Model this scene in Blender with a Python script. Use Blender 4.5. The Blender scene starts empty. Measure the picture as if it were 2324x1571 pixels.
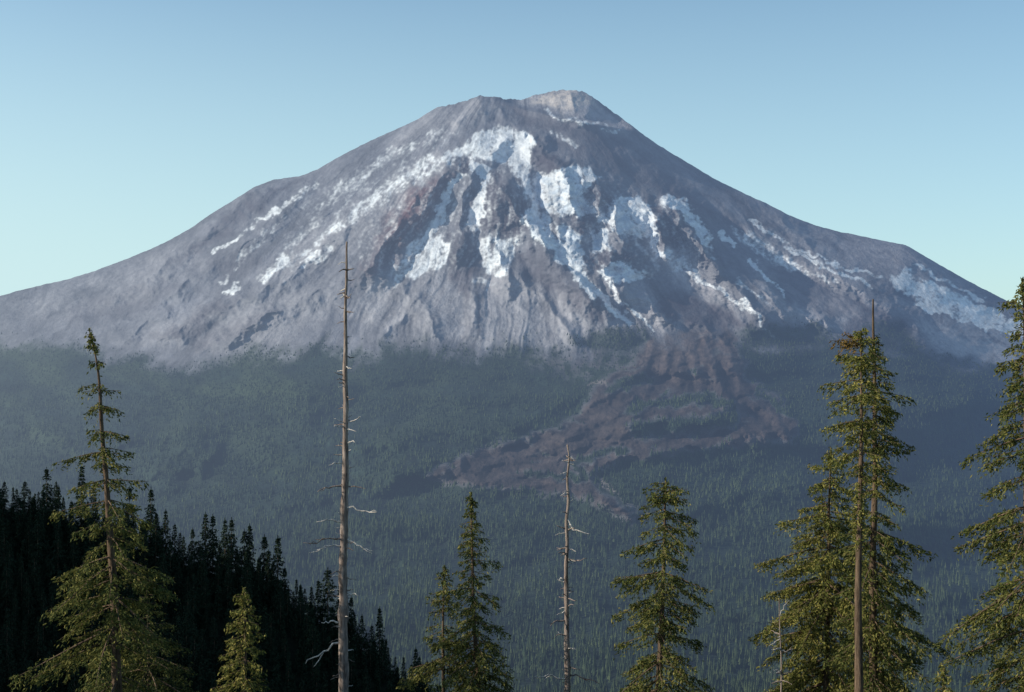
import bpy, math, random
import numpy as np
D=bpy.data; SC=bpy.context.scene; COL=SC.collection
R=math.radians
# ------------------------------------------------------------------ camera
F=50/36*2324; CX,CY=1162.0,785.5; EYE=881.0
PITCH=math.atan((EYE-CY)/F); cp,sp=math.cos(PITCH),math.sin(PITCH)
def at(U,V,Y):
    up=(CY-V)/F; s=Y/(cp-sp*up)
    return (U-CX)/F*s, Y+0*s, (sp+cp*up)*s
cam=D.objects.new('camera',D.cameras.new('camera')); COL.objects.link(cam)
cam.data.lens=50; cam.data.sensor_width=36; cam.data.clip_end=80000; cam.data.clip_start=.1
cam.rotation_euler=(math.pi/2+PITCH,0,0); SC.camera=cam
# ------------------------------------------------------------------ light
EL=25; AZ=-103; SKYS=.15
w=D.worlds.new('World'); SC.world=w; w.use_nodes=True
nt=w.node_tree; sky=nt.nodes.new('ShaderNodeTexSky'); sky.sky_type='NISHITA'; sky.sun_disc=False
sky.sun_elevation=R(EL); sky.sun_rotation=R(AZ+9); sky.altitude=1200; sky.air_density=1.0; sky.dust_density=3.0; sky.ozone_density=1.0
bg=nt.nodes['Background']; bg.inputs[1].default_value=SKYS
tint=nt.nodes.new('ShaderNodeVectorMath'); tint.operation='MULTIPLY'; tint.inputs[1].default_value=(1.0,1.17,1.13)
nt.links.new(sky.outputs[0],tint.inputs[0])
# pale haze painted into the low sky colour, most on the sun's side
wtc=nt.nodes.new('ShaderNodeTexCoord'); wsp=nt.nodes.new('ShaderNodeSeparateXYZ'); nt.links.new(wtc.outputs['Generated'],wsp.inputs[0])
def wmr(src,a,b,c,d):
    n=nt.nodes.new('ShaderNodeMapRange'); nt.links.new(src,n.inputs[0])
    for i,v in enumerate((a,b,c,d)): n.inputs[i+1].default_value=v
    return n.outputs[0]
hz=wmr(wsp.outputs[2],.30,.04,0,1); hp=nt.nodes.new('ShaderNodeMath'); hp.operation='POWER'; nt.links.new(hz,hp.inputs[0]); hp.inputs[1].default_value=1.1
lf=wmr(wsp.outputs[0],.42,-.34,.40,1.0)
hm=nt.nodes.new('ShaderNodeMath'); hm.operation='MULTIPLY'; nt.links.new(hp.outputs[0],hm.inputs[0]); nt.links.new(lf,hm.inputs[1])
wmx=nt.nodes.new('ShaderNodeMix'); wmx.data_type='RGBA'; nt.links.new(hm.outputs[0],wmx.inputs[0]); nt.links.new(tint.outputs[0],wmx.inputs[6])
wmx.inputs[7].default_value=(.62/SKYS,.84/SKYS,.87/SKYS,1); nt.links.new(wmx.outputs[2],bg.inputs[0])
sl=D.lights.new('sun','SUN'); sl.energy=5.0; sl.angle=R(.5); sl.color=(1,.92,.77)
so=D.objects.new('sun',sl); COL.objects.link(so)
from mathutils import Vector
sd=Vector((math.sin(R(AZ))*math.cos(R(EL)),math.cos(R(AZ))*math.cos(R(EL)),math.sin(R(EL))))
so.rotation_euler=sd.to_track_quat('Z','Y').to_euler()
SC.view_settings.view_transform='Standard'; SC.view_settings.look='None'; SC.view_settings.exposure=0
# ------------------------------------------------------------------ noise
_rg=np.random.RandomState(7); _ga=_rg.rand(256,256)*2*np.pi; _gx=np.cos(_ga); _gy=np.sin(_ga)
def perlin(x,y):
    x=np.asarray(x,float); y=np.asarray(y,float)
    xi=np.floor(x).astype(int); yi=np.floor(y).astype(int); xf=x-xi; yf=y-yi
    u=xf*xf*xf*(xf*(xf*6-15)+10); v=yf*yf*yf*(yf*(yf*6-15)+10)
    a=xi&255; b=(xi+1)&255; c=yi&255; d=(yi+1)&255
    g=lambda i,j,dx,dy:_gx[i,j]*dx+_gy[i,j]*dy
    n0=g(a,c,xf,yf)*(1-u)+g(b,c,xf-1,yf)*u
    n1=g(a,d,xf,yf-1)*(1-u)+g(b,d,xf-1,yf-1)*u
    return (n0*(1-v)+n1*v)*1.5
def fbm(x,y,o=4,g=.5,off=0):
    s=0;a=1
    for i in range(o):
        s=s+a*perlin(x*2**i+off+i*17.3,y*2**i+off*1.7+i*9.1); a*=g
    return s
def ridged(x,y,o=4,off=0):
    s=0;a=1
    for i in range(o):
        s=s+a*(1-2*np.abs(perlin(x*2**i+off+i*11.7,y*2**i+off+i*5.3))); a*=.5
    return s/1.9
def sst(a,b,x):
    t=np.clip((x-a)/(b-a),0,1); return t*t*(3-2*t)
# ------------------------------------------------------------------ painting fields
def segd(U,V,pts):
    best=np.full(U.shape,1e9); tt=np.zeros(U.shape); n=len(pts)-1
    for i in range(n):
        (x0,y0),(x1,y1)=pts[i],pts[i+1]; dx,dy=x1-x0,y1-y0
        t=np.clip(((U-x0)*dx+(V-y0)*dy)/(dx*dx+dy*dy+1e-9),0,1)
        d=np.hypot(U-x0-t*dx,V-y0-t*dy); m=d<best
        best=np.where(m,d,best); tt=np.where(m,(i+t)/n,tt)
    return best,tt
def boxed(fn,U,V,pts,pad):
    xs=[p[0] for p in pts]; ys=[p[1] for p in pts]
    m=(U>min(xs)-pad)&(U<max(xs)+pad)&(V>min(ys)-pad)&(V<max(ys)+pad)
    out=np.zeros(U.shape)
    if m.any(): out[m]=fn(U[m],V[m])
    return out
def stroke(U,V,pts,w0,w1=None,soft=.6):
    w1=w0 if w1 is None else w1
    def f(u,v):
        d,t=segd(u,v,pts); w_=w0+(w1-w0)*t
        return 1-sst(1-soft,1+soft,d/w_)
    return boxed(f,U,V,pts,max(w0,w1)*2)
def poly(U,V,pts,soft=10):
    def f(u,v):
        ins=np.zeros(u.shape,bool); n=len(pts)
        for i in range(n):
            (x0,y0),(x1,y1)=pts[i],pts[(i+1)%n]
            c=((y0>v)!=(y1>v))&(u<(x1-x0)*(v-y0)/((y1-y0) or 1e-9)+x0); ins^=c
        d,_=segd(u,v,pts+[pts[0]]); d=np.where(ins,d,-d)
        return sst(-soft,soft,d)
    return boxed(f,U,V,pts,soft*1.5)
def tent(U,V,pts,h,w_):
    def f(u,v):
        d,t=segd(u,v,pts); e=np.minimum(1,np.minimum(t,1-t)*6+.25)
        return h*np.clip(1-d/w_,0,1)**1.25*e
    return boxed(f,U,V,pts,w_)
def blob(U,V,x,y,rx,ry,h=1): return h*np.exp(-((U-x)/rx)**2-((V-y)/ry)**2)
def dome(U,V,x,y,rx,ry,h): # steep sided rounded outcrop
    r=np.sqrt(((U-x)/rx)**2+((V-y)/ry)**2); return h*(1-sst(.55,1.15,r))

SKY=[(-600,800),(-300,745),(0,672),(60,655),(150,635),(215,615),(300,583),(370,553),(430,520),(480,485),(530,455),(575,425),(620,408),(680,400),(720,385),(780,350),(840,320),(900,293),(950,270),(985,247),(1020,238),(1060,228),(1090,216),(1120,220),(1150,226),(1180,227),(1215,215),(1250,207),(1280,205),(1320,207),(1345,220),(1370,240),(1400,260),(1440,290),(1480,320),(1520,345),(1570,375),(1620,405),(1680,435),(1740,462),(1790,488),(1840,508),(1900,525),(1960,537),(2010,548),(2055,556),(2080,570),(2130,600),(2180,628),(2230,655),(2280,680),(2324,700),(2500,760),(2900,850)]
TL=[(-600,840),(-400,800),(0,760),(250,780),(450,804),(700,780),(1000,788),(1200,805),(1350,800),(1500,785),(1700,775),(1850,775),(2000,775),(2150,805),(2324,835),(2500,850),(2900,900)]
_su=np.arange(-700,3001,2.0); _sb=np.interp(_su,[p[0] for p in SKY],[p[1] for p in SKY])
_k=np.hanning(41); _k/=_k.sum(); _sm=np.convolve(np.pad(_sb,20,mode='edge'),_k,'valid')
def vsky_smooth(U): return np.interp(U,_su,_sm)
def vsky(U):
    b=np.interp(U,[p[0] for p in SKY],[p[1] for p in SKY])
    return b+.9*fbm(U/14,U*0+3.3,3)*(1+2.2*sst(970,1000,U)*(1-sst(1380,1420,U)))
_tb=np.interp(_su,[p[0] for p in TL],[p[1] for p in TL]); _tm=np.convolve(np.pad(_tb,40,mode='edge'),np.hanning(81)/np.hanning(81).sum(),'valid')
def vtree(U): return np.interp(U,_su,_tm)
V1=1650.0
RIDGES=[([(1060,365),(960,440),(880,540),(810,650)],250,78),([(1078,385),(1050,480),(1035,600)],140,38),
([(1110,385),(1190,510),(1280,600),(1400,720)],290,85),([(1130,430),(1120,540),(1170,680)],120,42),
([(1490,450),(1560,520),(1640,620),(1700,690),(1780,750)],260,78),([(1205,305),(1235,360),(1300,395)],170,45),
([(600,412),(520,480),(420,560),(330,640),(200,700)],150,58),
([(720,400),(600,520),(480,600),(350,700),(200,770)],75,34),([(880,440),(760,540),(640,640),(480,710),(330,790)],105,45),
([(830,600),(700,680),(560,740),(450,800)],75,34),([(1740,465),(1830,560),(1930,650),(2050,730)],130,60),
([(1710,590),(1740,650),(1800,705),(1900,745)],120,36),([(2040,560),(2200,660),(2400,760)],60,40),
([(1250,560),(1330,640),(1440,740)],-120,28),([(1360,400),(1330,480),(1360,560)],-100,24),([(1215,370),(1230,480),(1270,570)],-130,28),
([(1600,480),(1700,560),(1850,640),(1990,700)],-80,32),([(1400,640),(1470,690),(1530,740)],110,33),
([(900,640),(960,700),(1000,780)],45,28),([(1060,640),(1080,700),(1060,780)],45,28),([(2000,690),(2070,730),(2110,800)],80,35),
([(400,700),(330,740),(260,780)],75,30),([(640,700),(560,740),(500,800)],60,26),
([(1285,395),(1290,440),(1300,500)],100,22),([(1345,395),(1365,440),(1350,500)],90,20),([(1400,450),(1395,520),(1420,570)],100,22),([(1470,455),(1500,530),(1520,600)],120,22),
([(1540,470),(1580,540),(1640,640)],110,24),([(1390,560),(1380,620),(1430,700)],110,24),([(1155,300),(1140,340),(1100,365)],60,22),([(760,470),(690,560),(600,640)],50,26),([(1640,560),(1700,640),(1800,720)],60,24),([(300,600),(200,650),(90,700)],45,32),
([(1150,600),(1240,690),(1310,780)],55,24),([(980,620),(930,700),(860,770)],40,22),([(1560,720),(1620,760),(1650,790)],70,22)]
VR=[([(1330,885),(1150,985),(950,1060),(860,1085)],90,50),([(600,1200),(850,1130),(1000,1110)],-120,36),
([(330,1090),(430,1010),(490,1050)],230,85),([(1400,965),(1660,955)],100,30),([(1850,1000),(2100,900),(2400,850)],160,110),
([(250,900),(500,870),(760,900)],120,65),([(1300,1060),(1600,1010),(1820,970)],90,32),([(1500,830),(1640,870),(1660,940)],90,26),
([(0,960),(180,1000),(330,1000)],130,55),([(1500,1180),(1700,1120),(1850,1100)],140,65),([(1900,1250),(2150,1150),(2400,1100)],150,75),([(650,960),(820,1010),(980,990)],100,55)]
DEBRIS=[(1470,770),(1560,745),(1660,745),(1700,860),(1770,900),(1815,965),(1800,1005),(1650,1015),(1500,1030),(1400,1050),(1345,1075),(1350,1110),(1450,1165),(1440,1195),(1330,1130),(1150,1115),(960,1085),(1030,1040),(1150,1000),(1290,960),(1340,900),(1380,850),(1440,820)]
RIM=[(985,200),(985,250),(1060,236),(1110,228),(1160,238),(1200,248),(1260,262),(1330,276),(1410,290),(1440,300)]
FLOW=[[(1520,770),(1500,850),(1400,930),(1250,1010),(1080,1060)],[(1600,760),(1620,850),(1640,930),(1500,990),(1380,1050),(1400,1120)],[(1640,780),(1680,880),(1760,950),(1790,1000)]]
def depth(U,V):
    Vs=vsky_smooth(U); Vb=vtree(U)
    Yb=7000+1500*np.clip(((U-1250)/1162),-1.3,1.3)**2
    s=np.clip((Vb-V)/(Vb-Vs+6),0,1); q=.6*s+.4*(1-np.sqrt(1-s))
    Ym=Yb+(9500-Yb)*q
    qv=np.clip((V1-V)/(V1-Vb),0,1); Yv=2620+(Yb-2620)*qv
    Y=np.where(V<=Vb,Ym,Yv)
    mt=sst(-45,35,Vb-V)
    a=np.arctan2(U-1180,V-60); rr=np.hypot(U-1180,V-60)
    wa=a+.032*fbm(U/150,V/150,3,off=4)
    gw=sst(180,560,rr); gm=.45+.9*sst(-.5,.6,fbm(U/190,V/150,2,off=77))
    g=ridged(wa*7,rr/700,2,off=2)*32*gw+(ridged(wa*22,rr/560,3,off=12)*13*sst(150,450,rr)+ridged(wa*55,rr/360,3,off=14)*6*sst(170,450,rr))*gm
    g=g+fbm(U/170,V/140,3,.44,off=9)*44+ridged(U/60,V/55,4,off=31)*(8+7*sst(900,1100,U)*sst(1700,1500,U))
    Rm=g
    Uw=U+11*fbm(U/45,V/45,4,off=61); Vw=V+11*fbm(U/45,V/45,4,off=71)
    for p,h,w_ in RIDGES: Rm=Rm+tent(Uw,Vw,p,h,w_)
    Rm=Rm+blob(U,V,1320,440,120,90,150)+blob(U,V,1450,520,90,80,130)+blob(U,V,380,640,95,60,110)
    for x_,y_,rx,ry,h in [(1270,430,48,42,60),(1345,440,36,45,65),(1430,490,50,42,75),(1320,520,30,30,60),(1395,585,42,32,70),(1515,500,38,48,80),(1585,545,34,50,60),(1250,535,34,34,55),(1440,605,48,30,55),(1060,385,34,20,60),(1150,470,34,60,60),(1120,320,70,34,30),(960,440,36,44,45),(880,520,40,44,40)]:
        Rm=Rm+dome(Uw,Vw,x_,y_,rx,ry,h)
    cr=poly(U,V,[(1190,390),(1300,370),(1500,440),(1620,560),(1500,660),(1330,640),(1230,560)],40)
    Rm=Rm+cr*ridged(U/30,V/32,4,off=37)*28
    # the rear summit lies behind the rim of the front dome
    rimv=np.interp(U+6*fbm(U/20,V/20,2),[p[0] for p in RIM],[p[1] for p in RIM]); inr=sst(1120,1180,U)*(1-sst(1400,1440,U))
    Rm=Rm-230*inr*sst(4,-6,V-rimv)+70*np.exp(-np.clip((V-rimv)/14,-3,9)**2)*inr
    Rm=Rm+tent(Uw,Vw,[(1280,205),(1300,240),(1340,270)],90,40)+tent(Uw,Vw,[(1090,218),(1080,250),(1020,290)],90,45)+tent(Uw,Vw,[(1120,228),(1150,270),(1200,310)],60,30)
    Rv=fbm(U/260,V/110,3,.45,off=21)*150+fbm(U/60,V/30,3,off=41)*12
    for p,h,w_ in VR: Rv=Rv+tent(Uw,Vw,p,h,w_)
    dm=poly(U,V,DEBRIS,16)
    fd=np.full(U.shape,1e9)
    for p in FLOW:
        d,t_=segd(Uw,Vw,p); fd=np.minimum(fd,d)
    Rv=Rv*sst(0,90,V-Vb)+dm*(ridged(Uw/80,Vw/16,3,off=19)*26+70+14*np.cos(fd/6.0))
    return Y-(Rm*mt+Rv*(1-mt)*sst(V1,V1-80,V))
def mixc(c,k,m): return c*(1-m[...,None])+np.array(k)*m[...,None]
def paint(U,V):
    Vb=vtree(U)
    n1=fbm(U/22,V/22,4,off=3); n2=fbm(U/7,V/7,3,off=13)
    Uw=U+11*fbm(U/36,V/36,4,.53,off=81); Vw=V+11*fbm(U/36,V/36,4,.53,off=91)
    a=np.arctan2(U-1180,V-60); rr=np.hypot(U-1180,V-60)
    wa=a+.028*fbm(U/120,V/120,3)
    streak=fbm(wa*24,rr/340,5,.62,off=5)*(.65+.6*sst(-.5,.5,fbm(U/160,V/120,2,off=88)))
    P=lambda pts,s=9:poly(Uw,Vw,pts,s)
    S=lambda pts,a_,b_=None:stroke(Uw,Vw,pts,a_,b_)
    c=np.ones(U.shape+(3,))*np.array([.160,.161,.184])
    c=c*(1+.32*streak+.11*n1+.08*n2+.12*fbm(U/110,V/80,3,off=99))[...,None]
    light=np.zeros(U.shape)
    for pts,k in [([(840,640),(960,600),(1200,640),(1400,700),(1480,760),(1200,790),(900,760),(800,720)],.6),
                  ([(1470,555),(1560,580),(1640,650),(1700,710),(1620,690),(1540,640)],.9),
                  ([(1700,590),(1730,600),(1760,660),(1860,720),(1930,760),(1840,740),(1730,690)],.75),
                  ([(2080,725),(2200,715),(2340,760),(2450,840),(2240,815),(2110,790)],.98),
                  ([(1180,228),(1230,215),(1310,208),(1400,270),(1425,292),(1340,272),(1240,250)],.95),  # rear summit, painted pale as if sunlit
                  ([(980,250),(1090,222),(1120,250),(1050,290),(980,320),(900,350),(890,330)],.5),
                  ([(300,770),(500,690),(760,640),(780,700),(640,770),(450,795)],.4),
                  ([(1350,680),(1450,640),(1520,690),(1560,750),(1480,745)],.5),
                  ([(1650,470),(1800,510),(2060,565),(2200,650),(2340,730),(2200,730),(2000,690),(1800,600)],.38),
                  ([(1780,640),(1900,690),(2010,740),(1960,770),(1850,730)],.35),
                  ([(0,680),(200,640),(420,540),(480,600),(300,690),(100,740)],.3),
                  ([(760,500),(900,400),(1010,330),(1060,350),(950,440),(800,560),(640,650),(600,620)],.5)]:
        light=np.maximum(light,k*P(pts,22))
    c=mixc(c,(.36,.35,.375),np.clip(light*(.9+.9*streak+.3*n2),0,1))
    c=mixc(c,(.50,.45,.42),np.clip(.85*P([(1200,235),(1250,205),(1330,200),(1365,240),(1300,245),(1250,245)],10)*(1+n2),0,1))  # summit cap's sunlit cream tone painted into the colour
    dark=np.zeros(U.shape)  # dark rock, plus shaded ridge sides painted into the colour
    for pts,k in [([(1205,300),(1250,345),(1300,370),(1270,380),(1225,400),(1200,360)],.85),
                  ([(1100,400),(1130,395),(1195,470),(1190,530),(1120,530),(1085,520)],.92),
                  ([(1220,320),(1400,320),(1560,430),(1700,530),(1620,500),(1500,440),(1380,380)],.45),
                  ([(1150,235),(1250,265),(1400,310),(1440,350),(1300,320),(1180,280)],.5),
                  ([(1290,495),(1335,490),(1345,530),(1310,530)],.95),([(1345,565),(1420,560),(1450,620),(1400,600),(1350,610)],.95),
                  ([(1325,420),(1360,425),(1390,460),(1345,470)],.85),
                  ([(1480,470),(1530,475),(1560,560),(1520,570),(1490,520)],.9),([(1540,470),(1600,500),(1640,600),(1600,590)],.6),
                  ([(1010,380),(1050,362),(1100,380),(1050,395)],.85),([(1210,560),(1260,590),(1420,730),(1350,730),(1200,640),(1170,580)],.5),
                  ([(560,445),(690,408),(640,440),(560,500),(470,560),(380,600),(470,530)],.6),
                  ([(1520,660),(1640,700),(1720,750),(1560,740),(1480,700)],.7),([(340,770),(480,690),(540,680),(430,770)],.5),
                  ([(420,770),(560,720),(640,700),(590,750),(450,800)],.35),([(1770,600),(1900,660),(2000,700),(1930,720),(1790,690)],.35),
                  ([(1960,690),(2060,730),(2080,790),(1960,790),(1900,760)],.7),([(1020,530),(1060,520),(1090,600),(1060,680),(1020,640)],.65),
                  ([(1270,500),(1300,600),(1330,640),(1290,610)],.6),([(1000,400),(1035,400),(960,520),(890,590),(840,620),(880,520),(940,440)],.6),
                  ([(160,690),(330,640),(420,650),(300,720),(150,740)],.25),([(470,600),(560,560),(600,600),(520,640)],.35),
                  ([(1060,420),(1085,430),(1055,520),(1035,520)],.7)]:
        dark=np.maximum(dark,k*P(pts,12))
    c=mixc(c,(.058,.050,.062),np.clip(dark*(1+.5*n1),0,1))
    red=np.maximum(.85*P([(930,430),(1030,390),(990,480),(900,550),(840,575),(880,490)],18),.5*P([(840,560),(920,540),(900,600),(800,640)],18))
    c=mixc(c,(.115,.058,.060),np.clip(red*(.9+.5*n2+.6*streak),0,1))
    sn=np.zeros(U.shape)
    for pts,k in [([(1080,300),(1130,285),(1200,300),(1215,330),(1185,350),(1175,375),(1100,365),(1040,362),(1000,372),(1010,345),(1060,325)],.84),
                  ([(935,540),(1010,530),(1025,600),(945,628),(880,665),(905,610)],.68),([(1085,530),(1175,535),(1178,580),(1135,645),(1105,620),(1080,560)],.68),
                  ([(1210,400),(1270,375),(1340,380),(1362,400),(1330,425),(1335,465),(1365,490),(1300,495),(1265,500),(1235,470),(1212,440)],.84),
                  ([(1355,500),(1385,455),(1440,440),(1485,458),(1470,480),(1485,530),(1450,545),(1400,535),(1380,515)],.84),
                  ([(1185,480),(1240,480),(1260,540),(1310,560),(1330,600),(1290,600),(1230,560),(1190,520)],.92),
                  ([(1255,500),(1320,530),(1325,580),(1280,560)],1),([(1340,520),(1375,520),(1380,570),(1345,570)],1),
                  ([(1350,612),(1400,598),(1480,628),(1410,640),(1370,632)],1),
                  ([(1640,500),(1700,520),(1780,575),(1900,640),(1940,665),(1860,640),(1770,610),(1690,560)],.58),
                  ([(2015,622),(2060,615),(2150,655),(2340,735),(2340,755),(2200,728),(2100,692),(2050,672)],.86),
                  ([(1150,370),(1200,380),(1215,440),(1170,430)],.6),([(1480,560),(1520,570),(1600,640),(1560,640)],.6),
                  ([(860,420),(960,375),(1030,360),(1010,385),(940,410),(880,445)],.60)]:
        sn=np.maximum(sn,k*P(pts,12))
    for pts,a_,b_,k in [([(980,375),(900,420),(850,455),(790,500),(730,545),(690,580)],22,10,.57),([(710,420),(650,460),(590,500),(530,545),(490,580)],10,6,.62),
                  ([(745,565),(690,600)],10,8,.6),([(650,585),(600,630)],13,15,.62),([(540,650),(515,662)],10,8,.85),
                  ([(1045,395),(1010,450),(985,520),(960,560)],8,15,.9),([(1102,395),(1095,440),(1072,515)],7,13,.87),([(1075,378),(1100,388)],11,11,1),
                  ([(1185,345),(1190,400),(1215,450),(1210,520),(1260,570),(1310,620),(1370,680),(1430,735)],19,7,.88),
                  ([(1380,640),(1420,700),(1480,745)],8,4,.8),([(1300,600),(1330,640),(1345,675)],12,9,1),
                  ([(1510,455),(1550,465),(1580,500),(1605,545)],13,14,.82),([(1465,470),(1480,520),(1490,560)],14,10,.9),
                  ([(1550,600),(1620,650),(1700,700),(1755,765)],7,5,.66),([(1635,530),(1670,560)],8,6,1),([(1500,575),(1560,600)],10,12,.62),
                  ([(1705,592),(1735,630),(1785,665)],6,4,.78),([(2080,690),(2170,715),(2250,745),(2330,760)],8,8,.88),
                  ([(1240,262),(1330,280),(1400,300)],6,7,.55),([(1250,300),(1310,330)],9,7,.52),([(1680,640),(1750,690)],5,5,.5),
                  ([(1090,640),(1120,660)],12,8,.52),([(1780,560),(1880,610),(1980,650)],6,5,.66),([(2080,610),(2150,640),(2230,680)],5,5,.66),([(1700,500),(1800,560),(1900,600),(2000,630)],5,5,.62),
                  ([(700,420),(640,500),(560,570),(500,640)],8,8,.47),([(900,350),(840,380),(780,430),(700,500)],18,10,.44),([(1000,300),(940,330),(880,350)],16,12,.44)]:
        sn=np.maximum(sn,k*S(pts,a_,b_))
    dust=P([(820,500),(960,380),(1080,290),(1200,290),(1240,420),(1300,370),(1400,400),(1600,480),(1650,600),(1500,640),(1300,640),(1200,560),(1000,640),(850,640),(780,600)],30)
    dust=np.maximum(dust,P([(600,600),(700,420),(860,340),(1000,270),(1080,290),(960,380),(820,500),(640,650)],30))
    sn=np.maximum(sn,.36*dust)
    nn=.5+.44*fbm(wa*34,rr/80,4,.6,off=7)+.34*n2+.28*n1
    sv=sn*(.50+.75*nn)
    snow=sst(.26,.54,sv)*.5+sst(.40,.68,sv)*.5
    scol=np.ones(U.shape+(3,))*np.array([.74,.77,.81])*(1+.16*n2+.14*streak+.10*n1)[...,None]
    ice=poly(U,V,[(1190,390),(1300,370),(1500,440),(1620,560),(1500,620),(1330,620),(1230,560),(1180,480)],30)*sst(-.1,.5,fbm(U/24,V/16,3,off=55))
    scol=mixc(scol,(.46,.55,.66),.65*ice)
    c=c*(1-snow[...,None]*.92)+scol*snow[...,None]*.92
    tn=22*fbm(wa*22,rr/160,4,.6,off=51)+26*fbm(wa*8,rr/260,2,off=54)+12*fbm(U/40,V/30,3,off=52)+9*n2
    fo=sst(-28,28,V-Vb-2+tn-14*(1-sst(850,950,U)))
    for pts in [[(1700,740),(1860,735),(1900,790),(1700,800),(1670,770)],[(1960,735),(2050,735),(2080,780),(2000,800)],[(1290,770),(1420,745),(1490,770),(1400,810)]]:
        fo=np.maximum(fo,.85*P(pts,14))
    fo=fo*(1-P([(2080,728),(2200,715),(2340,755),(2700,880),(2340,835),(2240,815),(2110,792)],8))
    deb=P(DEBRIS,10); isl=np.zeros(U.shape)
    for pts,a_ in [([(1450,975),(1560,965),(1660,950)],18),([(1430,925),(1600,905),(1650,915)],10),([(1330,1085),(1300,1050),(1420,1020)],9),([(1200,1075),(1330,1085)],6),([(1720,880),(1800,950)],7),([(1380,880),(1480,860)],8)]:
        isl=np.maximum(isl,S(pts,a_))
    fd=np.full(U.shape,1e9)
    for p in FLOW:
        d,t_=segd(Uw,Vw,p); fd=np.minimum(fd,d)
    band=.5+.5*np.cos(fd/6.0)
    deb=np.clip(deb-isl,0,1)*sst(-1.2,-.45,fbm(Uw/70,Vw/18,4,.55,off=23))*.97
    deb=np.maximum(deb,.55*P([(1200,815),(1330,800),(1480,800),(1440,850),(1340,860),(1240,840)],25)*sst(-.3,.2,n1))
    fo=fo*(1-np.clip(deb*1.15,0,1))
    fc=np.array([.014,.025,.017])*(1+.4*fbm(U/60,V/30,4,off=33)+.3*n2)[...,None]
    fc=mixc(fc,(.034,.050,.024),.75*sst(-.35,.5,fbm(U/170,V/90,4,off=44))*sst(1300,850,V)*sst(1550,1100,U))
    dc=np.array([.039,.030,.028])*(.60+.65*band+.8*(ridged(Uw/80,Vw/12,3,off=15)-.3)+.25*n2)[...,None]
    dc=dc*(1+.9*sst(880,780,V))[...,None]
    dz=np.clip(deb,0,1)*sst(-60,10,V-Vb+tn)
    c=mixc(c,(0,0,0),dz)+dc*dz[...,None]
    c=c*(1-fo[...,None])+fc*fo[...,None]
    c=mixc(c,(.22,.19,.18),.6*S([(1355,1085),(1400,1120),(1440,1150),(1475,1170)],4)+.5*S([(1340,875),(1370,872)],4))
    return np.clip(c,.006,.95),fo
# ------------------------------------------------------------------ mesh helpers
def mesh_np(name,verts,faces,nside,mats,col=None,smooth=False,mi=None):
    me=D.meshes.new(name); n=len(verts); m=len(faces)
    me.vertices.add(n); me.vertices.foreach_set('co',np.asarray(verts,np.float32).ravel())
    me.loops.add(m*nside); me.loops.foreach_set('vertex_index',np.asarray(faces,np.int32).ravel())
    me.polygons.add(m); me.polygons.foreach_set('loop_start',np.arange(m,dtype=np.int32)*nside)
    try: me.polygons.foreach_set('loop_total',np.full(m,nside,np.int32))
    except Exception: pass
    if mi is not None: me.polygons.foreach_set('material_index',np.asarray(mi,np.int32))
    me.polygons.foreach_set('use_smooth',np.full(m,smooth,bool))
    me.update(calc_edges=True); me.validate()
    if col is not None:
        at_=me.color_attributes.new('Col','FLOAT_COLOR','POINT')
        rgba=np.ones((n,4),np.float32); rgba[:,:3]=col; at_.data.foreach_set('color',rgba.ravel())
    for x in mats: me.materials.append(x)
    return me
def link(name,me,parent=None,loc=None):
    o=D.objects.new(name,me); COL.objects.link(o)
    if parent: o.parent=parent
    if loc is not None: o.location=loc
    return o
def tag(o,label=None,cat=None,group=None,kind=None):
    for k,v in (('label',label),('category',cat),('group',group),('kind',kind)):
        if v: o[k]=v
    return o
# ------------------------------------------------------------------ materials
def newmat(name):
    m=D.materials.new(name); m.use_nodes=True; t=m.node_tree
    b=t.nodes['Principled BSDF']; b.inputs['Roughness'].default_value=.9
    b.inputs['Specular IOR Level'].default_value=.12
    return m,t,b,t.nodes['Material Output']
def N(t,ty,**k):
    n=t.nodes.new(ty)
    for a,b in k.items(): setattr(n,a,b)
    return n
def math_(t,op,a,b=None):
    n=N(t,'ShaderNodeMath',operation=op)
    for i,v in enumerate((a,b)):
        if v is None: continue
        if isinstance(v,(int,float)): n.inputs[i].default_value=v
        else: t.links.new(v,n.inputs[i])
    return n.outputs[0]
def paint_haze(m,t,shader,out,L=15500,c1=(.142,.216,.375),c2=(.29,.37,.49)):
    # distance haze painted as emission mixed into the material, stronger with world Y
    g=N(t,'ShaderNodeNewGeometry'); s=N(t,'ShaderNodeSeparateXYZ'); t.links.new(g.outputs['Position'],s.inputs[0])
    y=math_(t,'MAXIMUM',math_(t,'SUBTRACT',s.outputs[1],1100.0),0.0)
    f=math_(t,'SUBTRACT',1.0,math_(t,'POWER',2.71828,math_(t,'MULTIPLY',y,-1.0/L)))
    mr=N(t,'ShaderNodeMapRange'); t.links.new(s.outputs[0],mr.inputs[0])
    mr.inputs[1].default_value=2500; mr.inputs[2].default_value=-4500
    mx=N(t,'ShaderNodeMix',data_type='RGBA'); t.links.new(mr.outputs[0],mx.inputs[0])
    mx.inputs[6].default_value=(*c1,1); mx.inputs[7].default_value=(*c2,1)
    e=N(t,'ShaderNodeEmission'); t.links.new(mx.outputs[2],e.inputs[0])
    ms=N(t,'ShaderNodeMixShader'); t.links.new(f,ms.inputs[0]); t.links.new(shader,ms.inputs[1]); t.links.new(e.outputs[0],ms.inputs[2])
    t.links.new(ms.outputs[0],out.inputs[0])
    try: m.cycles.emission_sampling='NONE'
    except Exception as ex: print(ex)
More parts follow.
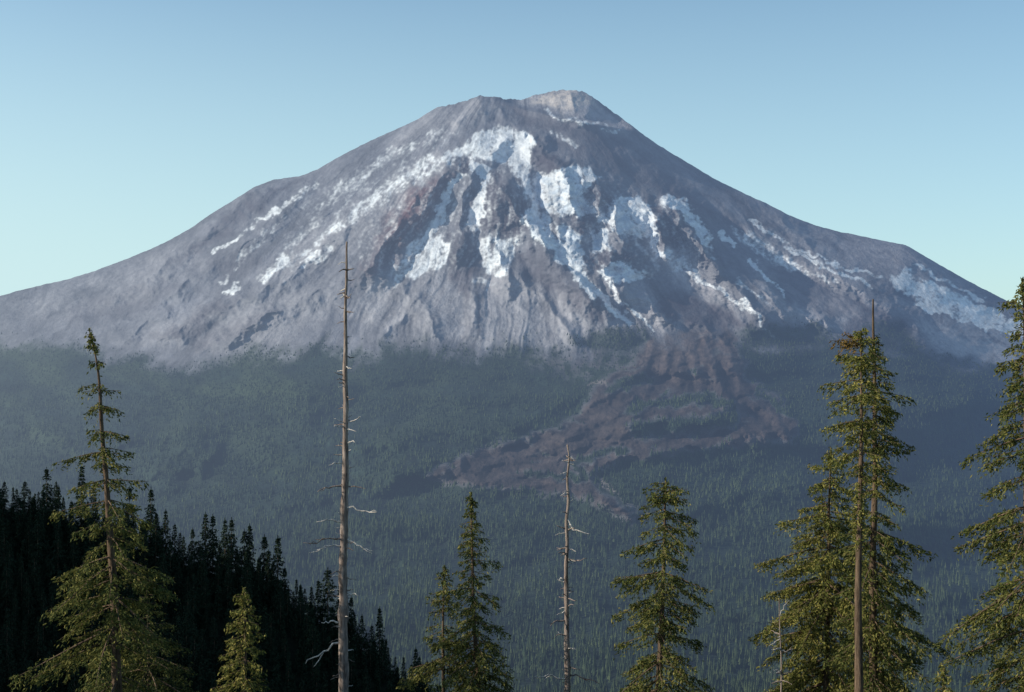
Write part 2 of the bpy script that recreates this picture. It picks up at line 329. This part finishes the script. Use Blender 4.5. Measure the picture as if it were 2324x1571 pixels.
def terrain_mat(name,sc=.02,bd=6.0,rough=.7):
    m,t,b,o=newmat(name)
    a=N(t,'ShaderNodeAttribute',attribute_name='Col')
    tc=N(t,'ShaderNodeTexCoord'); mp=N(t,'ShaderNodeMapping'); mp.inputs['Scale'].default_value=(1,.7,.65); t.links.new(tc.outputs['Object'],mp.inputs[0])
    n=N(t,'ShaderNodeTexNoise'); n.inputs['Scale'].default_value=sc; n.inputs['Detail'].default_value=6; n.inputs['Roughness'].default_value=rough
    t.links.new(mp.outputs[0],n.inputs[0])
    mr=N(t,'ShaderNodeMapRange'); t.links.new(n.outputs[0],mr.inputs[0]); mr.inputs[1].default_value=.3; mr.inputs[2].default_value=.7; mr.inputs[3].default_value=.76; mr.inputs[4].default_value=1.24
    mx=N(t,'ShaderNodeVectorMath',operation='SCALE'); t.links.new(a.outputs[0],mx.inputs[0]); t.links.new(mr.outputs[0],mx.inputs[3])
    t.links.new(mx.outputs[0],b.inputs['Base Color'])
    bp=N(t,'ShaderNodeBump'); bp.inputs['Strength'].default_value=1; bp.inputs['Distance'].default_value=bd
    t.links.new(n.outputs[0],bp.inputs['Height']); t.links.new(bp.outputs[0],b.inputs['Normal'])
    paint_haze(m,t,b.outputs[0],o); return m
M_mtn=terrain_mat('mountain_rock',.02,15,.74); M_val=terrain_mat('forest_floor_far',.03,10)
def foliage_mat(name,c0,c1,c2,haze=False,trans=.25,nsc=.9,kr=.55,kn=.5):
    m,t,b,o=newmat(name)
    g=N(t,'ShaderNodeNewGeometry'); tc=N(t,'ShaderNodeTexCoord')
    n=N(t,'ShaderNodeTexNoise'); n.inputs['Scale'].default_value=nsc; n.inputs['Detail'].default_value=3; t.links.new(tc.outputs['Object'],n.inputs[0])
    s=math_(t,'ADD',math_(t,'MULTIPLY',g.outputs['Random Per Island'],kr),math_(t,'MULTIPLY',n.outputs[0],kn))
    r=N(t,'ShaderNodeValToRGB'); e=r.color_ramp.elements
    e[0].position=.18; e[0].color=(*c0,1); e[1].position=.9; e[1].color=(*c2,1); k=e.new(.52); k.color=(*c1,1)
    t.links.new(s,r.inputs[0]); t.links.new(r.outputs[0],b.inputs['Base Color'])
    sh=b.outputs[0]
    if trans:
        tr=N(t,'ShaderNodeBsdfTranslucent'); t.links.new(r.outputs[0],tr.inputs[0])
        ms=N(t,'ShaderNodeMixShader'); ms.inputs[0].default_value=trans
        t.links.new(sh,ms.inputs[1]); t.links.new(tr.outputs[0],ms.inputs[2]); sh=ms.outputs[0]
    if haze: paint_haze(m,t,sh,o)
    else: t.links.new(sh,o.inputs[0])
    return m
M_fol=foliage_mat('needles_olive',(.026,.044,.015),(.100,.112,.032),(.25,.215,.065))
M_folY=foliage_mat('needles_yellow_green',(.038,.055,.015),(.145,.148,.038),(.34,.28,.085))
M_folD=foliage_mat('needles_dark',(.014,.025,.010),(.045,.060,.019),(.13,.120,.036))
M_folO=foliage_mat('needles_rusty',(.06,.045,.014),(.14,.09,.028),(.30,.18,.06))
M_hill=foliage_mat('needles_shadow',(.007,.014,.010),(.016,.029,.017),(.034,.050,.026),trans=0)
M_for=foliage_mat('far_forest',(.008,.018,.012),(.021,.036,.020),(.048,.066,.030),haze=True,trans=0,nsc=.004,kr=.42,kn=.75)  # broad noise tones also paint lit and shaded folds of the slopes
M_for.node_tree.nodes['Color Ramp'].color_ramp.elements[0].position=.24
M_for.node_tree.nodes['Color Ramp'].color_ramp.elements[2].position=.78
def bark_mat(name,c0,c1,sz=(6,6,.8)):
    m,t,b,o=newmat(name)
    tc=N(t,'ShaderNodeTexCoord'); mp=N(t,'ShaderNodeMapping'); mp.inputs['Scale'].default_value=sz
    t.links.new(tc.outputs['Object'],mp.inputs[0])
    n=N(t,'ShaderNodeTexNoise'); n.inputs['Scale'].default_value=1.6; n.inputs['Detail'].default_value=6; n.inputs['Roughness'].default_value=.7
    t.links.new(mp.outputs[0],n.inputs[0])
    r=N(t,'ShaderNodeValToRGB'); e=r.color_ramp.elements; e[0].position=.36; e[0].color=(*c0,1); e[1].position=.64; e[1].color=(*c1,1)
    t.links.new(n.outputs[0],r.inputs[0]); t.links.new(r.outputs[0],b.inputs['Base Color'])
    bp=N(t,'ShaderNodeBump'); bp.inputs['Strength'].default_value=.8; bp.inputs['Distance'].default_value=.05
    t.links.new(n.outputs[0],bp.inputs['Height']); t.links.new(bp.outputs[0],b.inputs['Normal'])
    return m
M_bark=bark_mat('bark_brown',(.05,.035,.025),(.18,.125,.085))
M_dead=bark_mat('weathered_wood',(.09,.065,.055),(.36,.29,.25))
M_pale=bark_mat('bleached_wood',(.35,.31,.27),(.7,.65,.6))
# ------------------------------------------------------------------ mountain and valley
def gridfaces(nr,nc):
    i=np.arange(nr-1)[:,None]*nc+np.arange(nc-1)[None,:]; i=i.ravel()
    return np.stack([i,i+1,i+nc+1,i+nc],1)
NC=1500; Ug=np.linspace(-520,2840,NC)
def build(name,V,back,mat):
    U=np.broadcast_to(Ug,V.shape).copy()
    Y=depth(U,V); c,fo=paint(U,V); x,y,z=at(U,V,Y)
    P=np.stack([x,y,z],-1)
    if back:
        rows=[]; last=P[-1]
        for dy,dz in ((90,-25),(300,-140),(900,-520),(2200,-1300),(4500,-2400)):
            q=last.copy(); q[:,1]+=dy; q[:,2]=np.maximum(q[:,2]+dz,-700); q[:,0]*=q[:,1]/last[:,1]; rows.append(q)
        P=np.concatenate([P,np.stack(rows)],0); c=np.concatenate([c,np.repeat(c[-1:],5,0)],0)
    nr=P.shape[0]
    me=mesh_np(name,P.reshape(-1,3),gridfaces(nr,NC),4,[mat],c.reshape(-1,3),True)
    return link(name,me)
Vb=vtree(Ug); Vs=vsky(Ug)
tm=np.linspace(0,1,370)
o=build('mountain',Vb[None,:]+(Vs-Vb)[None,:]*tm[:,None],True,M_mtn)
tag(o,'snow streaked grey volcanic mountain rising behind the forest','mountain',kind='structure')
tv=np.linspace(0,1,300)
o=build('valley',V1+(Vb-V1)[None,:]*tv[:,None],False,M_val)
tag(o,'forested valley floor and lower slopes below the mountain','valley',kind='structure')
# far forest, one mass
rs=np.random.RandomState(3)
def forest_pts(n,v0,v1):
    U=rs.uniform(-450,2780,n); V=rs.uniform(v0,v1,n)
    c,fo=paint(U,V); k=rs.rand(n)<fo*(.85+.5*fbm(U/90,V/40,3,off=66)); U,V=U[k],V[k]
    Y=depth(U,V); x,y,z=at(U,V,Y); return x,y,z
vs_,fs_=[],[];off=0
def cones(x,y,z,h,r,tiers):
    global off
    n=len(x); k=5
    for (zb,zt,rf) in tiers:
        ang=rs.rand(n)[:,None]*6.28+np.arange(k)[None,:]*2*np.pi/k
        rr=(r*rf)[:,None]*rs.uniform(.75,1.2,(n,k))
        ring=np.stack([x[:,None]+np.cos(ang)*rr,y[:,None]+np.sin(ang)*rr,(z+h*zb)[:,None]+0*rr],-1)
        apex=np.stack([x,y,z+h*zt],-1)[:,None,:]
        vv=np.concatenate([ring,apex],1)
        b=off+np.arange(n)[:,None]*(k+1); j=np.arange(k)
        f=np.stack([b+j,b+(j+1)%k,np.broadcast_to(b+k,(n,k))],-1)
        vs_.append(vv.reshape(-1,3)); fs_.append(f.reshape(-1,3)); off+=n*(k+1)
x,y,z=forest_pts(31000,1180,1640); h=rs.choice([1,1,1.3],len(x))*rs.uniform(14,31,len(x)); cones(x,y,z-2,h,h*.19,[(0,.5,1),(.28,.8,.74),(.58,1.1,.45)])
x,y,z=forest_pts(40000,900,1220); h=rs.uniform(10,25,len(x)); cones(x,y,z-3,h,h*.24,[(0,1.05,1)])
x,y,z=forest_pts(42000,700,930); h=rs.uniform(7,16,len(x)); cones(x,y,z-3,h,h*.3,[(0,1.05,1)])
me=mesh_np('forest',np.concatenate(vs_),np.concatenate(fs_),3,[M_for])
tag(link('forest',me),'dense blue green conifer forest covering the valley below the mountain','forest',kind='stuff')
# ------------------------------------------------------------------ near ground with the left spur and an added hill out of view that shades it
CREST=[(-1600,520),(-900,350),(-600,180),(-400,46),(-300,-18),(-223,-50),(-194,-57),(-146,-75),(-116,-85),(-89,-95),(-77,-106),(-50,-121),(-39,-133),(-12,-153),(60,-200),(200,-290)]
def gz(x,y):
    x=np.asarray(x,float); y=np.asarray(y,float)
    b=np.where(y<2,-1.7,np.where(y<2000,-1.7-.27*(y-2),-541-.11*(y-2000)))
    b=b+fbm(x/120,y/120,3,off=2)*6*np.clip((y-30)/300,0,1)
    cz=np.interp(x,[p[0] for p in CREST],[p[1] for p in CREST]); yc=np.interp(x,[-1200,-900,-230],[300,330,620])
    s=cz-np.where(y<yc,.45*(yc-y),.62*(y-yc))+fbm(x/40,y/40,3,off=8)*3
    return np.maximum(b,s)
gx=np.linspace(-1600,1600,330); gy=np.concatenate([np.linspace(-600,400,80),np.linspace(406,800,90),np.linspace(815,2760,100)])
GX,GY=np.meshgrid(gx,gy); GZ=gz(GX,GY)
m,t,b,o_=newmat('forest_floor')
n=N(t,'ShaderNodeTexNoise'); n.inputs['Scale'].default_value=.35; n.inputs['Detail'].default_value=7
tc=N(t,'ShaderNodeTexCoord'); t.links.new(tc.outputs['Object'],n.inputs[0])
r=N(t,'ShaderNodeValToRGB'); r.color_ramp.elements[0].position=.35; r.color_ramp.elements[0].color=(.004,.007,.004,1); r.color_ramp.elements[1].position=.7; r.color_ramp.elements[1].color=(.014,.018,.009,1)
t.links.new(n.outputs[0],r.inputs[0]); t.links.new(r.outputs[0],b.inputs['Base Color'])
me=mesh_np('ground',np.stack([GX,GY,GZ],-1).reshape(-1,3),gridfaces(len(gy),len(gx)),4,[m],None,True)
tag(link('ground',me),'dark forest floor falling away below the camera with a steep spur at left','ground',kind='structure')
# ------------------------------------------------------------------ tree parts
def tube(path,rad,k=8,rng=None,rough=0):
    path=np.asarray(path,float); n=len(path); tng=np.gradient(path,axis=0); tng/=np.linalg.norm(tng,axis=1)[:,None]+1e-9
    ref=np.array([0,1,0.]) if abs(tng[0][1])<.8 else np.array([1,0,0.])
    a=np.cross(tng,ref); a/=np.linalg.norm(a,axis=1)[:,None]+1e-9; b=np.cross(tng,a)
    an=np.arange(k)*2*np.pi/k; rr=np.asarray(rad)[:,None]*np.ones((n,k))
    if rough: rr=rr*(1+rough*(rng.rand(n,k)-.5))
    v=path[:,None,:]+rr[...,None]*(np.cos(an)[None,:,None]*a[:,None,:]+np.sin(an)[None,:,None]*b[:,None,:])
    v=v.reshape(-1,3); v=np.concatenate([v,path[-1:]+tng[-1]*rad[-1]],0)
    f=[]
    for i in range(n-1):
        for j in range(k): f.append((i*k+j,i*k+(j+1)%k,(i+1)*k+(j+1)%k,(i+1)*k+j))
    for j in range(k): f.append(((n-1)*k+j,(n-1)*k+(j+1)%k,n*k,n*k))
    return v,np.array(f)
def tube_mesh(name,tubes,mat,smooth=True):
    V_,F_=[],[];o_=0
    for v,f in tubes: V_.append(v); F_.append(f+o_); o_+=len(v)
    V_=np.concatenate(V_); F_=np.concatenate(F_)
    me=D.meshes.new(name); me.from_pydata(V_.tolist(),[],[tuple(dict.fromkeys(q)) for q in F_.tolist()]); me.update()
    for p in me.polygons: p.use_smooth=smooth
    me.materials.append(mat); return me
def tufts(rng,C,A,ln,wd):
    n=len(C); A=A/(np.linalg.norm(A,axis=1)[:,None]+1e-9)
    r=rng.normal(size=(n,3)); B=np.cross(A,r); B/=np.linalg.norm(B,axis=1)[:,None]+1e-9
    a=A*ln[:,None]*.5; b=B*wd[:,None]*.5
    return np.stack([C-a,C-a*.1+b,C+a,C-a*.1-b],1).reshape(-1,3)
def bough(rng,p0,az,L,el,droop,ts,dens,tw=.30,hang=.05,wfac=1.0):
    hd=np.array([math.cos(az),math.sin(az),0]); ld=np.array([-hd[1],hd[0],0])
    tt=np.linspace(0,1,7); up=droop*.5
    zc=lambda t:L*(math.tan(el)*t-droop*t**2+up*t**3)
    bend=rng.uniform(-.16,.16)*L
    pc=lambda t:p0+hd*(L*t)[:,None]+ld*(bend*t*t)[:,None]+np.array([0,0,1.])*zc(t)[:,None]
    limb=tube(pc(tt),np.linspace(max(.014,.016*L),.006,7)*max(1,ts/.2),4)
    nt_=max(5,int(L/(.075*ts/.2)*dens)); t=rng.uniform(.06,1,nt_)**.82
    side=rng.choice([-1,1],nt_); an=rng.uniform(.3,1.25,nt_)*side
    lt=(min(1.0,tw*L)+.12*ts/.2)*(1.15-t)**.6*rng.uniform(.3,1.2,nt_)*np.clip(t*3,.35,1)
    td=hd*np.cos(an)[:,None]+ld*np.sin(an)[:,None]; td[:,2]+=rng.uniform(-.75,.1,nt_)
    tp=pc(t)
    k=np.maximum(3,(lt/(.043*ts/.2)).astype(int)); idx=np.repeat(np.arange(nt_),k); n=len(idx)
    s=rng.rand(n)*lt[idx]
    C=tp[idx]+td[idx]*s[:,None]+rng.normal(size=(n,3))*.038*(ts/.2); C[:,2]-=(s**2)*.5+rng.exponential(hang*(ts/.2),n)
    A=td[idx]+rng.normal(size=(n,3))*.5; A[:,2]-=rng.uniform(-.1,.9,n)
    return limb,tufts(rng,C,A,ts*rng.uniform(.6,1.25,n),ts*rng.uniform(.22,.42,n)*wfac)
def conifer(name,seed,depth_,top,bot,prof,mat,label,r0,ts=.178,dens=1.05,step=.43,per=6,biasL=1,biasR=1,skip=.08,crown_stop=None,dead_top=0,orange=None,group=None,bark=None,cat='tree',spike=.3,wid=1.2,tip=0,tw=.35,hang=.095,lmin=.42,oprob=.25):
    rng=np.random.RandomState(seed); px=depth_/F
    tx,ty,tz=[float(v) for v in at(top[0],top[1],depth_)]; bx_,by_,bz=[float(v) for v in at(bot[0],bot[1],depth_)]
    kx=(tx-bx_)/(tz-bz); g=float(gz(bx_,by_))-.4
    gxx=bx_+kx*(g-bz)
    root=D.objects.new(name,None); COL.objects.link(root); root.location=(gxx,by_,g); root.empty_display_size=.5
    tag(root,label,cat,group)
    H=tz-g
    wob=rng.uniform(-1,1,4)*.06
    axis=lambda h:np.array([kx*h+wob[0]*math.sin(h*.5)+wob[1]*math.sin(h*1.3)*.5+tip*max(0,(h-H+3)/3)**2,wob[2]*math.sin(h*.6),h])
    hs=np.linspace(0,H,34); rad=r0*(1-hs/H)**.85+.016+(.018 if dead_top else 0)
    link('trunk',tube_mesh('trunk',[tube(np.array([axis(h) for h in hs]),rad,9,rng,.15)],bark or M_bark),root)
    limbs=[];lv=[];ov=[]
    z2V=lambda h:EYE-(g+h)/depth_*F
    ps=sorted(prof); pv=[p[0] for p in ps]; ph=[p[1] for p in ps]
    h=H-spike-dead_top
    while h>1.2:
        V=z2V(h)
        if crown_stop and V>crown_stop: break
        hw=float(np.interp(V,pv,ph))*px*wid; frac=(H-h)/H
        wf=rng.uniform(.62,1.10)
        if rng.rand()>skip:
            n=per if hw>.5 else max(4,per-1)
            a0=rng.rand()*6.28
            for i in range(n):
                az=a0+i*6.283/n+rng.uniform(-.45,.45); L=hw*wf*rng.uniform(lmin,1.12)
                c=math.cos(az); L*=(1+(biasR-1)*c) if c>0 else (1+(biasL-1)*-c)
                if L<.1: continue
                el=rng.uniform(-.10,.2)+(.25 if frac<.08 else 0)-.36*min(1,frac*1.4)
                lb,q=bough(rng,axis(h+rng.uniform(-.16,.16)),az,L,el,rng.uniform(.15,.55),ts,dens,tw,hang)
                limbs.append(lb)
                if orange and V<orange and c<-.2 and rng.rand()<oprob: ov.append(q)
                else: lv.append(q)
        h-=step*rng.uniform(.6,1.5)*(0.42+.58*min(1,hw/1.3))
    if not dead_top:
        n=110; hh=H-rng.rand(n)*(spike+.7); C=np.array([axis(x) for x in hh])+rng.normal(size=(n,3))*.04
        A=rng.normal(size=(n,3))*.5; A[:,2]+=.5; lv.append(tufts(rng,C,A,ts*rng.uniform(.5,1.1,n),ts*rng.uniform(.2,.4,n)))
    q=np.concatenate(lv); nq=len(q)//4; mi=np.zeros(nq,int)
    if ov:
        o2=np.concatenate(ov); q=np.concatenate([q,o2]); mi=np.concatenate([mi,np.full(len(o2)//4,2)]); nq=len(q)//4
    fq=np.arange(nq*4).reshape(-1,4)
    LV,LF=[],[];o_=len(q)
    for v,f in limbs:
        f=f[f[:,2]!=f[:,3]]; LV.append(v); LF.append(f+o_); o_+=len(v)
    V_=np.concatenate([q]+LV); F_=np.concatenate([fq]+LF); mi=np.concatenate([mi,np.full(len(F_)-nq,1)])
    link('crown',mesh_np('crown',V_,F_,4,[mat,bark or M_bark,M_folO],None,False,mi),root)
    print(name,label[:30],len(F_))
    return root,axis,H,g
def deadbranch(root,name,pts,r,mat,rng,label=None,forks=1):
    pts=np.array(pts,float); n=9; t=np.linspace(0,1,n)
    ps=np.stack([np.interp(t,np.linspace(0,1,len(pts)),pts[:,i]) for i in range(3)],1)
    L=np.linalg.norm(pts[-1]-pts[0]); ps[1:]+=rng.normal(size=(n-1,3))*.026*L
    tb=[tube(ps,np.linspace(r,r*.35,n),5)]
    for k in range(forks):
        i=rng.randint(3,7); d=(pts[-1]-pts[0])*rng.uniform(.15,.32)+rng.normal(size=3)*.13*L
        q=np.array([ps[i],ps[i]+d*.5+rng.normal(size=3)*.02*L,ps[i]+d]); tb.append(tube(q,[r*.55,r*.4,r*.2],4))
    return link(name,tube_mesh(name,tb,mat),root)
def snag(name,seed,depth_,top,bot,r0,rt,label,brs,stubs,mat,vmin,group=None,zig=0):
    rng=np.random.RandomState(seed); px=depth_/F
    tx,ty,tz=[float(v) for v in at(*top,depth_)]; bx_,by_,bz=[float(v) for v in at(*bot,depth_)]
    kx=(tx-bx_)/(tz-bz); g=float(gz(bx_,by_))-.4; gxx=bx_+kx*(g-bz)
    root=D.objects.new(name,None); COL.objects.link(root); root.location=(gxx,by_,g); root.empty_display_size=.5
    tag(root,label,'dead tree',group); H=tz-g; hs=np.linspace(0,H,80)
    ax=lambda h:np.array([kx*h+.03*math.sin(h*.6+seed)*min(1,h/4)+.012*math.sin(h*2.3)+zig*math.sin(h*3.3)*(h/H)**4,.05*math.sin(h*.7),h])
    rad=rt+(r0-rt)*(1-hs/H)**.95; rad=rad*(1+.24*(rng.rand(80)-.5))
    link('trunk',tube_mesh('trunk',[tube(np.array([ax(h) for h in hs]),rad,12,rng,.18)],mat),root)
    loc=np.array([gxx,by_,g])
    for (V,pts,r,fk) in brs:
        h=float(at(0,V,depth_)[2])-g
        p0=ax(h); P=[p0]; dy=-abs(rng.uniform(0,.5))
        for i,(u,v) in enumerate(pts):
            q=np.array([float(c) for c in at(u,v,depth_)])-loc; q[1]=p0[1]+dy*(i+1)/len(pts); P.append(q)
        deadbranch(root,'branch',P,r*1.4,M_pale if rng.rand()<.75 else mat,rng,forks=fk)
    for i in range(stubs):
        V=rng.uniform(vmin,1560); h=float(at(0,V,depth_)[2])-g; p0=ax(h); az=rng.choice([0,math.pi])+rng.uniform(-1.1,1.1); L=rng.uniform(.22,.75)*(.6+.4*(V-vmin)/(1560-vmin))
        d=np.array([math.cos(az),math.sin(az),rng.uniform(-.35,.3)])*L
        deadbranch(root,'branch',[p0,p0+d*.5+np.array([0,0,rng.uniform(-.07,.07)]),p0+d],rng.uniform(.022,.042),M_pale if rng.rand()<.45 else mat,rng,forks=0)
    return root
snag('tall_snag',5,60,(787,550),(778,1571),.28,.035,'tallest bare dead trunk with pale broken side branches, left of centre',
 [(1455,[(735,1478),(690,1505)],.04,1),(1413,[(750,1410),(730,1413)],.035,0),(1225,[(740,1222),(705,1234)],.03,2),(1238,[(740,1240),(706,1254)],.028,1),
  (1185,[(745,1180),(722,1183)],.03,0),(1103,[(745,1104),(722,1116)],.03,1),(1050,[(760,1050),(750,1056)],.025,0),(1103,[(810,1103),(832,1108)],.022,0),
  (1148,[(820,1160),(860,1158)],.028,1),(1222,[(820,1240),(850,1250)],.026,1),(960,[(805,955),(820,945)],.02,1),(1350,[(805,1348),(815,1350)],.025,0),
  (1310,[(760,1305),(752,1310)],.03,0),(960,[(772,955),(762,950)],.02,0),(880,[(778,876),(770,880)],.018,0),(680,[(795,672),(799,668)],.015,0),(1010,[(803,1000),(808,1004)],.02,0)],76,M_dead,580)
snag('short_snag',11,64,(1288,1010),(1286,1571),.19,.035,'shorter bare dead trunk with crooked twigs, right of centre between two green firs',
 [(1180,[(1300,1200),(1338,1212)],.035,1),(1270,[(1310,1272),(1330,1265)],.025,1),(1210,[(1270,1210),(1262,1216)],.02,0),(1318,[(1272,1312),(1268,1318)],.03,0),
  (1408,[(1262,1408),(1248,1416)],.03,1),(1540,[(1240,1534),(1200,1536)],.03,2),(1528,[(1330,1540),(1362,1552)],.028,1),(1440,[(1265,1438),(1255,1446)],.02,0),
  (1140,[(1296,1136),(1304,1130)],.02,0),(1090,[(1282,1086),(1276,1090)],.018,0),(1380,[(1296,1370),(1303,1372)],.02,0)],54,M_dead,1030,zig=.06)
snag('thin_snag',17,58,(1768,1360),(1772,1571),.06,.018,'thin bleached dead sapling at the left foot of the right-hand tree cluster',
 [(1400,[(1778,1375),(1790,1362)],.012,0),(1450,[(1760,1455),(1745,1465)],.012,1),(1480,[(1782,1478),(1798,1470)],.012,1),(1430,[(1762,1425),(1750,1420)],.010,0),(1520,[(1760,1525),(1742,1520)],.012,1)],10,M_dead,1370)
conifer('hemlock_tree',21,58,(222,748),(268,1571),[(745,12),(800,38),(900,64),(1000,92),(1090,98),(1150,140),(1250,142),(1320,185),(1430,180),(1540,250),(1700,290)],M_fol,
 'large drooping olive green conifer with bent tip, leftmost tree in front',.25,step=.52,tip=-.35,skip=.12,ts=.18,tw=.30,lmin=.35,dens=1.0)
conifer('hemlock_tree',22,70,(332,1340),(338,1571),[(1340,8),(1400,70),(1460,110),(1520,140),(1700,200)],M_folD,
 'smaller dark conifer with spreading boughs just right of the leftmost big tree',.12,step=.55,per=5,skip=.15,lmin=.35)
conifer('hemlock_tree',23,56,(556,1335),(556,1571),[(1335,10),(1400,36),(1480,50),(1540,76),(1700,110)],M_folY,
 'slender clumpy yellow green young conifer in front of the dark spur',.09,step=.38,dens=1.05)
conifer('fir_tree',24,62,(1068,1120),(1085,1571),[(1120,8),(1200,26),(1260,46),(1320,58),(1430,66),(1540,98),(1700,125)],M_fol,
 'narrow pointed conifer, taller of the close pair near the centre',.15,step=.41)
conifer('fir_tree',25,63,(1010,1285),(1005,1571),[(1285,10),(1350,38),(1450,58),(1540,88),(1700,115)],M_fol,
 'shorter sparse conifer touching the left side of the narrow pointed one',.12,step=.43,skip=.12)
conifer('fir_tree',26,60,(1512,1085),(1495,1571),[(1085,14),(1115,42),(1150,68),(1200,74),(1260,92),(1350,98),(1420,122),(1480,100),(1545,175),(1700,180)],M_fol,
 'broad bushy green fir with a blunt top, alone right of the shorter bare trunk',.19,step=.45)
conifer('fir_tree',27,66,(1885,1015),(1875,1571),[(1015,14),(1060,44),(1150,88),(1250,128),(1350,142),(1450,165),(1571,190),(1700,200)],M_folY,
 'wide yellow green fir behind the two tall trunks on the right',.2,step=.40,skip=.05,dens=1.15)
conifer('fir_tree',28,57,(1955,755),(1948,1571),[(755,26),(785,78),(850,74),(900,82),(960,84),(1010,64),(1080,38),(1200,24),(1400,20)],M_folY,
 'tall conifer with a tufted flat top above a long bare brown trunk',.21,step=.42,biasR=.5,crown_stop=1230,orange=960,spike=.05,skip=.05)
conifer('fir_tree',29,59,(1984,680),(1983,1571),[(680,4),(760,14),(800,32),(860,52),(900,74),(1000,72),(1150,116),(1300,128),(1500,132),(1700,140)],M_fol,
 'tallest conifer of the right-hand cluster with a bare spiked tip',.19,step=.41,biasL=.65,dead_top=1.3,skip=.06,dens=1.1)
conifer('fir_tree',30,55,(2322,630),(2340,1571),[(630,16),(700,50),(780,54),(880,74),(1000,108),(1120,140),(1250,175),(1350,245),(1450,200),(1540,220),(1700,230)],M_fol,
 'large shaggy dark green conifer cut off by the right edge of the picture',.27,step=.47,skip=.1,ts=.185,lmin=.38)
conifer('fir_tree',31,50,(2140,1510),(2145,1571),[(1510,8),(1545,26),(1600,45),(1700,70)],M_folY,
 'tip of a small yellow green conifer at the bottom between the right-hand trees',.06,step=.3,per=5)
# ------------------------------------------------------------------ spur trees (dark)
def spur_proto(s,ts,dens,step,nb):
    rng=np.random.RandomState(100+s); H=18.0; lv=[]
    lean=rng.uniform(-.02,.02)
    ax=lambda h:np.array([lean*h,0,h]); h=H-.8
    while h>1.0:
        f=(H-h)/H; hw=(.35+5.2*f**.95)*rng.uniform(.7,1.1)*(1,.8,1.15,.72,1,.9)[s%6]
        a0=rng.rand()*6.28
        if rng.rand()>.06:
            for i in range(nb):
                lb,q=bough(rng,ax(h),a0+i*6.28/nb+rng.uniform(-.4,.4),hw*rng.uniform(.6,1.15),.0-.3*f,.3,ts,dens,.34,.07,1.4); lv.append(q)
        h-=step*rng.uniform(.7,1.25)
    n=24; C=np.array([ax(x) for x in H-rng.rand(n)*1.9]); A=rng.normal(size=(n,3))*.25; A[:,2]+=.8
    lv.append(tufts(rng,C,A,np.full(n,.7),np.full(n,.22)))
    q=np.concatenate(lv); nq=len(q)//4
    tv_,tf_=tube([ax(x) for x in (0,6,12,17.6)],[.25,.18,.1,.03],6); tf_=tf_[tf_[:,2]!=tf_[:,3]]
    return np.concatenate([q,tv_]),np.concatenate([np.arange(nq*4).reshape(-1,4),tf_+len(q)]),np.concatenate([np.zeros(nq,int),np.ones(len(tf_),int)])
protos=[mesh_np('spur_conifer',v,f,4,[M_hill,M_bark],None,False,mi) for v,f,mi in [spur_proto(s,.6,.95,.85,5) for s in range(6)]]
lo=[spur_proto(s+7,1.5,.8,1.2,4) for s in range(3)]
rng=np.random.RandomState(77); cnt=0
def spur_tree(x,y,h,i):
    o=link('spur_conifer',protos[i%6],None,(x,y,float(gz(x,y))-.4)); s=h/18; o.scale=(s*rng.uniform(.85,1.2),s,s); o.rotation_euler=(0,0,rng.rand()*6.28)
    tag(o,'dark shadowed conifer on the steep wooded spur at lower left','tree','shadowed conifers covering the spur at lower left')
pts=[]
U=-90
while U<1010:
    y=620+rng.uniform(-8,6); x=(U-CX)/F*y; spur_tree(x,y,rng.choice([rng.uniform(10,16),rng.uniform(16,30)])*(.85 if U>760 else 1),rng.randint(6)); cnt+=1; pts.append((x,y))
    U+=rng.uniform(7,21)
fill=[]; tries=0
while tries<9000:
    tries+=1
    y=rng.uniform(455,614); U=rng.uniform(-150,1040); x=(U-CX)/F*y
    z=float(gz(x,y))
    if z/y<-.255: continue
    if any((x-a)**2+(y-b)**2<4.6**2 for a,b in pts): continue
    pts.append((x,y)); fill.append((x,y,z))
fill.sort(key=lambda p:p[1]); nin=298-cnt; pick=set(rng.permutation(len(fill))[:nin])
LV,LF,LM=[],[],[];o_=0
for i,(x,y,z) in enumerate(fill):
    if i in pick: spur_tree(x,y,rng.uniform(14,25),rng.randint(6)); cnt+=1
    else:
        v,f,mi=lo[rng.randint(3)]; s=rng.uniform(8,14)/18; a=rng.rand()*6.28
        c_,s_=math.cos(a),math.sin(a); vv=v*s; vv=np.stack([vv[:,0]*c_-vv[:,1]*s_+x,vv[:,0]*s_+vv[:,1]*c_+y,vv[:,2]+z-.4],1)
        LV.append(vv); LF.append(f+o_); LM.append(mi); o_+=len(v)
print('spur trees',cnt,'fill',len(fill)-nin,o_)
if LV:
    tag(link('spur_wood',mesh_np('spur_wood',np.concatenate(LV),np.concatenate(LF),4,[M_hill,M_bark],None,False,np.concatenate(LM))),'smaller dark conifers packed between the taller ones on the shadowed spur','wood',kind='stuff')
